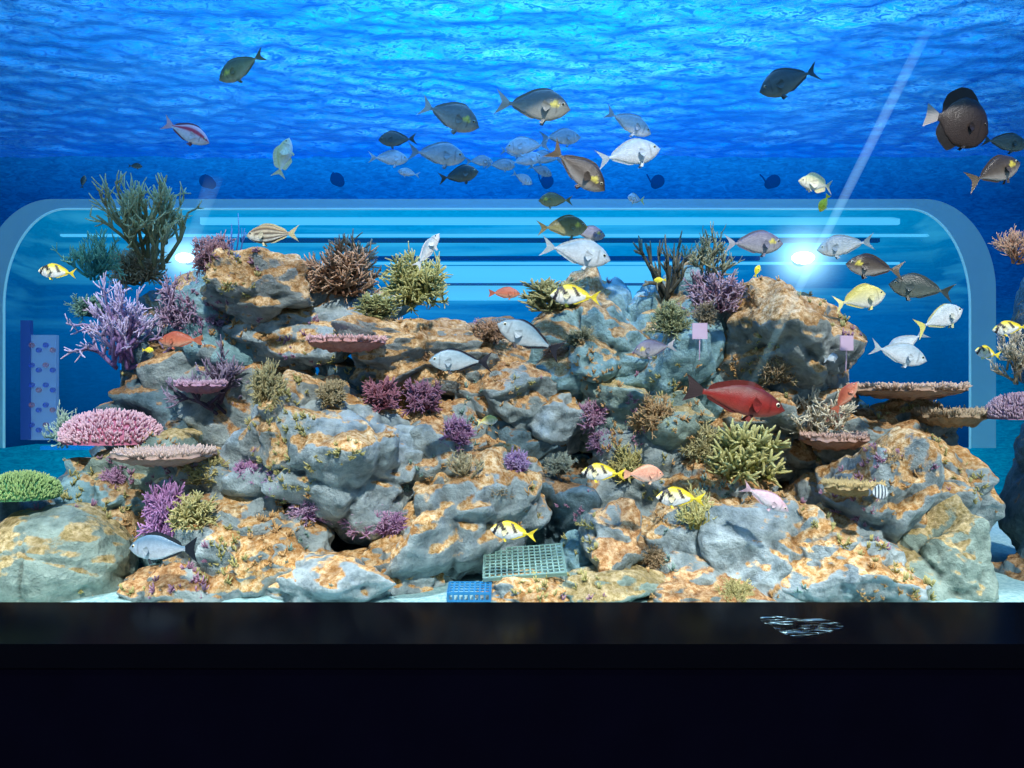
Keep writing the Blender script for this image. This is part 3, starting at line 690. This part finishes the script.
SP={
'grey':dict(sh='surgeon',h=.40,top=(.12,.13,.12),mid=(.32,.34,.29),belly=(.62,.6,.5),fin=(.2,.2,.16),tail=(.6,.6,.5),th=.34,pat='ypatch'),
'greyblue':dict(sh='surgeon',h=.37,top=(.18,.27,.33),mid=(.48,.58,.62),belly=(.86,.9,.88),fin=(.24,.33,.38),th=.32),
'darkgrey':dict(sh='surgeon',h=.39,top=(.03,.045,.04),mid=(.10,.13,.11),belly=(.24,.27,.22),fin=(.05,.065,.06),th=.32),
'olive':dict(sh='surgeon',h=.40,top=(.13,.13,.05),mid=(.34,.31,.12),belly=(.58,.54,.3),fin=(.2,.18,.07),th=.3,pat='ypatch'),
'brown':dict(sh='surgeon',h=.36,top=(.035,.025,.02),mid=(.14,.11,.085),belly=(.62,.56,.5),fin=(.07,.05,.04),tail=(.2,.15,.1),th=.34,pat='ypatch'),
'silver':dict(sh='surgeon',h=.36,top=(.34,.46,.52),mid=(.75,.85,.9),belly=(.97,1,1),fin=(.5,.6,.64),th=.3,name='unicornfish'),
'outlined':dict(sh='surgeon',h=.34,top=(.2,.32,.38),mid=(.48,.6,.65),belly=(.82,.86,.85),fin=(.02,.02,.03),pec=(.35,.45,.5),th=.34,pat='outline',name='unicornfish',df=.03,af=.03),
'slimsilver':dict(sh='slim',h=.27,top=(.45,.55,.6),mid=(.85,.9,.92),belly=(1,1,1),fin=(.8,.85,.85),th=.26,name='fusilier'),
'pinkwhite':dict(sh='slim',h=.32,top=(.9,.55,.6),mid=(1,.82,.84),belly=(1,.98,.98),fin=(.25,.06,.08),tail=(.95,.55,.6),pec=(.95,.8,.8),th=.3,name='hogfish',pat='rstripe'),
'cream':dict(sh='slim',h=.34,top=(.9,.8,.35),mid=(1,.97,.72),belly=(1,1,.92),fin=(1,.9,.5),th=.36,df=.09,af=.09,pf=.22,name='butterflyfish'),
'bat':dict(sh='bat',h=.74,top=(.02,.012,.009),mid=(.045,.027,.02),belly=(.055,.035,.027),fin=(.018,.012,.009),tail=(.45,.4,.35),df=.16,af=.14,th=.36,fork=.1,w=.16,name='batfish',iris=(.15,.12,.08)),
'rabbit':dict(sh='surgeon',h=.36,top=(1,.9,.3),mid=(1,1,.9),belly=(1,1,.98),fin=YEL,tail=YEL,pat='rabbit',pc=YEL,th=.3,df=.045,name='rabbitfish'),
'sweet':dict(sh='slim',h=.33,top=(.45,.33,.16),mid=(.9,.82,.62),belly=(1,1,.95),fin=(.75,.65,.35),pat='hs',pc=(.1,.07,.05),th=.3,name='sweetlips'),
'yellowwhite':dict(sh='surgeon',h=.42,top=(.7,.6,.15),mid=(.92,.88,.55),belly=(1,1,.95),fin=(.75,.66,.2),tail=(1,.92,.4),th=.36,df=.06,name='rabbitfish'),
'ytail':dict(sh='surgeon',h=.36,top=(.5,.6,.62),mid=(.84,.9,.92),belly=(1,1,1),fin=(.6,.6,.3),tail=(.9,.85,.25),th=.38,name='unicornfish'),
'mauve':dict(sh='surgeon',h=.36,top=(.15,.15,.22),mid=(.36,.36,.43),belly=(.6,.57,.55),fin=(.16,.16,.22),tail=(.5,.5,.54),th=.3,pat='ypatch'),
'red':dict(sh='slim',h=.28,top=(.10,.014,.012),mid=(.34,.03,.024),belly=(.5,.10,.07),fin=(.14,.02,.015),tail=(.06,.04,.04),th=.26,fork=.2,df=.05,name='parrotfish',w=.15),
'orange':dict(sh='slim',h=.34,top=(.45,.1,.05),mid=(.72,.22,.12),belly=(.9,.5,.34),fin=(.55,.15,.08),th=.26,fork=.2,name='wrasse'),
'pinkorange':dict(sh='slim',h=.4,top=(.8,.34,.22),mid=(.95,.5,.36),belly=(1,.76,.62),fin=(.9,.48,.3),th=.28,fork=.2,name='goatfish'),
'palepink':dict(sh='slim',h=.28,top=(.6,.4,.46),mid=(.82,.7,.75),belly=(1,.95,.95),fin=(.7,.5,.58),th=.26,name='wrasse'),
'stripey':dict(sh='bat',h=.62,top=(.5,.62,.65),mid=(.85,.95,.97),belly=(.95,1,1),fin=(.15,.2,.25),pat='vs',pc=(.04,.07,.1),th=.4,fork=.2,name='damselfish'),
'snap':dict(sh='slim',h=.32,top=(.12,.23,.33),mid=(.48,.6,.7),belly=(.88,.92,.94),fin=(.03,.04,.05),pec=(.4,.5,.56),tail=(.015,.02,.03),th=.34,fork=.25,df=.05,name='snapper'),
'tiny':dict(sh='slim',h=.42,top=(1,.8,.03),mid=(1,.88,.05),belly=(1,.95,.2),fin=(1,.8,.05),th=.3,fork=.2,name='damselfish'),
}
FL=[
(242,66,54,'L',-27,'olive','olive grey surgeonfish alone at the top left, nose down left',3.0),
(186,132,54,'R',-24,'pinkwhite','slender pink and white hogfish with a red stripe at upper left',3.0),
(283,158,42,'R',76,'cream','cream yellow butterflyfish swimming upwards at upper left',3.0),
(449,115,66,'R',-22,'grey','grey brown surgeonfish with pale tail, top of the left shoal',2.9),
(532,105,77,'R',-8,'grey','large grey surgeonfish with yellow cheek at top centre',2.7),
(398,139,38,'L',-5,'darkgrey','dark green surgeonfish at the left end of the shoal',3.2),
(388,158,40,'R',0,'silver','pale surgeonfish just below the dark green one',3.2),
(436,154,60,'R',-6,'greyblue','blue grey surgeonfish in the middle of the left shoal',3.1),
(458,175,42,'R',8,'darkgrey','dark surgeonfish below the left shoal',3.2),
(409,173,22,'L',10,'silver','small silver fish under the pale surgeonfish',3.3),
(479,161,28,'R',5,'greyblue','small blue grey fish left of a distant trio',3.3),
(500,165,30,'R',0,'greyblue','small blue grey fish second in the distant trio',3.3),
(528,146,46,'L',-6,'silver','pale grey fish, upper one in the central cluster',3.2),
(560,137,42,'R',5,'greyblue','blue grey surgeonfish right beneath the large yellow cheeked one',3.2),
(525,160,36,'R',15,'silver','small silver fish in the central cluster behind',3.3),
(547,158,34,'L',10,'greyblue','small blue grey fish touching the brown surgeonfish tail',3.35),
(522,178,24,'R',-30,'silver','tiny pale fish hanging below the central cluster',3.3),
(540,170,26,'R',-20,'greyblue','small dim fish under the rear of the central cluster',3.4),
(513,152,26,'R',-10,'greyblue','small dim fish at the left side of the central cluster',3.4),
(628,122,52,'R',-22,'silver','white silver unicornfish with raised pale tail, right of centre',2.75),
(628,154,68,'R',14,'silver','plump silver unicornfish nose up below the raised tail one',2.7),
(577,168,72,'R',-38,'brown','large brown backed surgeonfish diving right at top centre',2.55),
(556,200,35,'L',0,'olive','small olive surgeonfish below the diving brown one',3.0),
(562,227,52,'R',4,'olive','yellow olive surgeonfish at the front of a trio in centre',2.7),
(587,233,38,'R',-4,'mauve','grey surgeonfish behind the yellow olive one',2.95),
(575,252,72,'R',-12,'silver','long silver white unicornfish lowest of the central trio',2.6),
(636,199,20,'L',0,'ytail','tiny pale fish right of centre seen nearly head on',3.2,40),
(790,80,66,'L',-20,'darkgrey','dark surgeonfish alone at the top right',2.9),
(957,122,66,'R',-14,'bat','big dark brown batfish at the upper right',2.7),
(1004,142,46,'R',-8,'darkgrey','dark surgeonfish partly behind the batfish at right edge',2.9),
(994,172,68,'R',22,'brown','brown surgeonfish climbing right at the right edge',2.6),
(816,184,40,'L',5,'cream','cream butterflyfish in mid water at right',2.9,20),
(824,203,20,'L',-60,'tiny','small yellow fish under the cream butterflyfish',3.0),
(58,272,38,'L',5,'rabbit','yellow rabbitfish at far left in front of the tunnel rim',2.9),
(273,234,56,'L',0,'sweet','brown and white striped sweetlips above the orange rock',2.7),
(427,251,42,'R',55,'slimsilver','slender white fish pointing steeply up beside yellow green bush',2.7),
(504,293,32,'R',0,'orange','small rust red wrasse on top of the reef',3.0),
(576,296,52,'L',4,'rabbit','yellow rabbitfish over the top of the teal pillar',2.8),
(531,338,72,'L',24,'outlined','blue grey unicornfish edged in black, nose up left at centre',2.5),
(461,361,64,'L',2,'outlined','blue grey unicornfish edged in black, level at centre left',2.5),
(655,348,46,'L',-8,'mauve','dull mauve surgeonfish against the teal rock',2.7),
(181,340,44,'L',0,'orange','orange red wrasse among the lilac corals at left',2.7),
(753,243,62,'R',2,'mauve','mauve grey surgeonfish with pale tail at right of centre',2.7),
(846,245,54,'L',-6,'greyblue','slim blue grey surgeonfish facing left at right',2.9),
(875,267,60,'L',8,'brown','brown surgeonfish under the slim blue grey one',2.8),
(922,288,60,'L',12,'darkgrey','dark grey surgeonfish facing left near the tunnel rim',2.8),
(859,299,54,'R',14,'yellowwhite','yellow backed white rabbitfish at right',2.6),
(939,319,58,'R',22,'ytail','white unicornfish with yellowish tail at right',2.6),
(898,353,58,'R',-14,'silver','silver white unicornfish below the yellow tailed one',2.6),
(906,343,44,'L',-30,'silver','silver white fish crossing behind the lower silver unicornfish',2.85),
(831,358,20,'R',10,'silver','tiny white fish left of the silver white unicornfish',2.8,30),
(1011,328,36,'L',-5,'rabbit','yellow rabbitfish at the right edge, upper of two',2.6),
(988,353,32,'L',10,'rabbit','yellow rabbitfish at the right edge, lower of two',2.7),
(734,398,106,'R',-12,'red','large red parrotfish with dark tail, right of centre',2.5),
(845,397,36,'R',55,'orange','red wrasse standing nose up by the cream coral',2.6),
(604,473,44,'L',3,'rabbit','striped yellow rabbitfish nose to tail with the pink orange fish',2.45),
(643,474,42,'R',0,'pinkorange','pink orange goatfish beside the striped rabbitfish',2.45),
(681,498,50,'L',4,'rabbit','striped yellow rabbitfish below the yellow green bush coral',2.42),
(765,498,50,'R',-28,'palepink','pale pink slender wrasse over the grey boulder',2.45),
(878,492,22,'R',0,'stripey','small blue and black barred damselfish at lower right',2.5),
(514,532,48,'L',8,'rabbit','striped yellow rabbitfish over the sunken tray',2.42),
(164,548,76,'L',0,'snap','silver blue snapper with black tail at lower left',2.4),
(487,421,22,'R',10,'yellowwhite','small yellow and white fish in the dark cave at centre',2.8),
(660,280,12,'L',0,'tiny','tiny yellow damselfish by the antler coral',2.9),
(757,271,13,'R',70,'tiny','tiny yellow damselfish pointing up below the mauve surgeonfish',2.9),
(148,350,12,'R',0,'tiny','tiny yellow damselfish among the lilac coral',2.8),
(135,166,14,'R',0,'darkgrey','tiny dark fish far off at upper left',4.0),
(83,182,14,'R',80,'darkgrey','tiny dark upright fish far off near the left edge',4.0),
]
for f in FL:
    fish(*f[:7],Y=f[7],yaw=(f[8] if len(f)>8 else random.Random(f[0]).uniform(-14,14)))
# ---------------------------------------------------------------- lamps
hm=simple('dark_lamp_housing',(.001,.02,.10),.9,spec=0,emis=.7,ecol=(.0,.045,.22))
for (x,y,lab) in ((338,180,'dark round floodlight hung on the back wall, left of centre'),(547,182,'dark round floodlight hung on the back wall near the centre'),(657,182,'dark round floodlight hung on the back wall, right of centre'),(772,182,'dark round floodlight hung on the back wall at right'),(208,182,'dark round floodlight hung on the back wall at left')):
    Y=4.8; c=P(x,y,Y); r=empty('floodlight',c,lab,'lamp','floodlights on the back wall')
    mb=MB(); mb.tube([Vector((0,.06,0)),Vector((0,0,0)),Vector((0,-.04,-.005)),Vector((0,-.045,-.005))],[.03,.04,.042,.034],[(1,1,1)]*4,16,.05); mb.build('housing',hm,r)
    mb=MB(); mb.tube([Vector((-.04,0,0)),Vector((-.05,.03,.04)),Vector((-.05,.08,.07))],[.005]*3,[(1,1,1)]*3,8); mb.build('bracket',hm,r)
def halo(c,R_,e,lab):  # emissive ball imitating the glare around a lamp
    m,nt,o=newmat('glare_glow'); em=node(nt,'ShaderNodeEmission'); em.inputs[0].default_value=(.4,.8,1,1)
    tc=node(nt,'ShaderNodeTexCoord').outputs['Object']; vl=node(nt,'ShaderNodeVectorMath',operation='LENGTH'); nt.links.new(tc,vl.inputs[0])
    d=math_(nt,'SUBTRACT',1.0,math_(nt,'DIVIDE',vl.outputs['Value'],R_),True); nt.links.new(math_(nt,'MULTIPLY',math_(nt,'POWER',d,3.0),e),em.inputs[1]); nt.links.new(em.outputs[0],o.inputs['Volume'])
    vs,fs,arr=ico(3); mb=MB()
    for v in vs: mb.vert(v*R_)
    mb.f=list(fs); return tag(mb.build('lamp_glare',m,loc=c),lab,'light glow',kind='stuff')
le=simple('lit_lens',(1,1,1),.3,emis=8,ecol=(.8,.97,1))
for (x,y,sc,lab,lb2) in ((185,258,.8,'glaring white lamp behind the corals at upper left','added glow imitating glare around the left lamp'),(803,258,1,'glaring white lamp behind the fish at upper right','added glow imitating glare around the right lamp')):
    Y=4.42; c=P(x,y,Y); r=empty('tunnel_lamp',c,lab,'lamp','white lamps')
    mb=MB(); mb.tube([Vector((0,.1,0)),Vector((0,.05,0)),Vector((0,0,0))],[.03*sc,.045*sc,.04*sc],[(1,1,1)]*3,18,0); mb.build('housing',hm,r)
    mb=MB(); mb.tube([Vector((0,.0,0)),Vector((0,-.02,0)),Vector((0,-.035,0))],[.052*sc,.048*sc,.03*sc],[(1,1,1)]*3,18,.2); o_=mb.build('lens',le,r); o_.scale=(1.3,1,.7)
    halo(c,.32*sc,14,lb2)
tg=simple('pink_reflection_card',sr(215,190,215),.5,emis=.12,see=.35)  # glowing cards stand in for pinkish reflections
for (x,y,w,h,lab) in ((700,331,15,16,'small pale pink card standing in for a reflection at the teal rock'),(847,343,13,15,'small lilac card standing in for a reflection behind the fish at right')):
    Y=min(hit(x+dx,y+dy,3.3,full)[0] for dx in (-8,0,8) for dy in (-8,0,8))-.03; a=P(x-w/2,y+h/2,Y); b=P(x+w/2,y-h/2,Y); r=empty('reflection_card',(P(x,y+h,Y)),lab,'card')
    q=MB(); q.box((a.x,Y,a.z),(b.x,Y+.006,b.z)); o=q.build('card',tg,smooth=False); under(o,r)
    q=MB(); m_=P(x,y+h/2,Y); q.tube([Vector((m_.x,Y+.004,m_.z)),Vector((m_.x,Y+.01,m_.z-.08))],[.002,.002],[(1,1,1)]*2,6); under(q.build('reflection_stake',tg),r)
def flare(a,b,r0,r1,e,lab):  # emissive volume imitating a lens flare streak
    m,nt,o=newmat('flare_glow'); em=node(nt,'ShaderNodeEmission'); em.inputs[0].default_value=(.4,.8,1,1)
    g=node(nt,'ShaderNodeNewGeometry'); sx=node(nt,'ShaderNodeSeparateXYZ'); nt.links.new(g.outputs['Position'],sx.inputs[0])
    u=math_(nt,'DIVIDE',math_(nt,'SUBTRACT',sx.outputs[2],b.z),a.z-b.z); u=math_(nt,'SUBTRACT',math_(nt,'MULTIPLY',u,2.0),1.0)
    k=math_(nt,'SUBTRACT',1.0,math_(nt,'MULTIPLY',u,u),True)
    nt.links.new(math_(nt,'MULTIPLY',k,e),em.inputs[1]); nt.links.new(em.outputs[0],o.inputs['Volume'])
    mb=MB(); mb.tube([a,b],[r0,r1],[(1,1,1)]*2,24,.1); ob=mb.build('flare_streak',m); return tag(ob,lab,'light beam',kind='stuff')  # added glow imitating lens flare, not a beam in the water
flare(P(932,20,2.65),P(738,412,2.45),.020,.012,6.5,'pale lens flare streak slanting down at right, added as a glow')
flare(P(215,175,4.2),P(186,258,4.2),.05,.03,1.2,'faint lens flare streak added as a glow above the left lamp')
# ---------------------------------------------------------------- lights
w=bpy.data.worlds.new('world'); S.world=w; w.use_nodes=True; bg=w.node_tree.nodes['Background']; bg.inputs[0].default_value=(.36,.66,1,1); bg.inputs[1].default_value=.5
def light(t,n,loc,rot,e,col,**k):
    l=bpy.data.lights.new(n,t); l.energy=e; l.color=col
    for a,b in k.items(): setattr(l,a,b)
    o=bpy.data.objects.new(n,l); o.location=loc; o.rotation_euler=rot; C.objects.link(o); return o
light('SUN','overhead_sun',(0,0,6),(math.radians(12),math.radians(-8),0),3.6,(.95,.98,1),angle=math.radians(3))
light('SUN','front_fill',(0,-2,5),(math.radians(44),math.radians(10),0),3.9,(1,.98,.93),angle=math.radians(2))  # added fill from the room side, no such source in the hall
light('AREA','surface_fill',(.1,3.2,4.3),(0,0,0),170,(.95,.97,1),shape='RECTANGLE',size=2.0,size_y=1.2)  # unseen area light added to brighten the middle of the surface
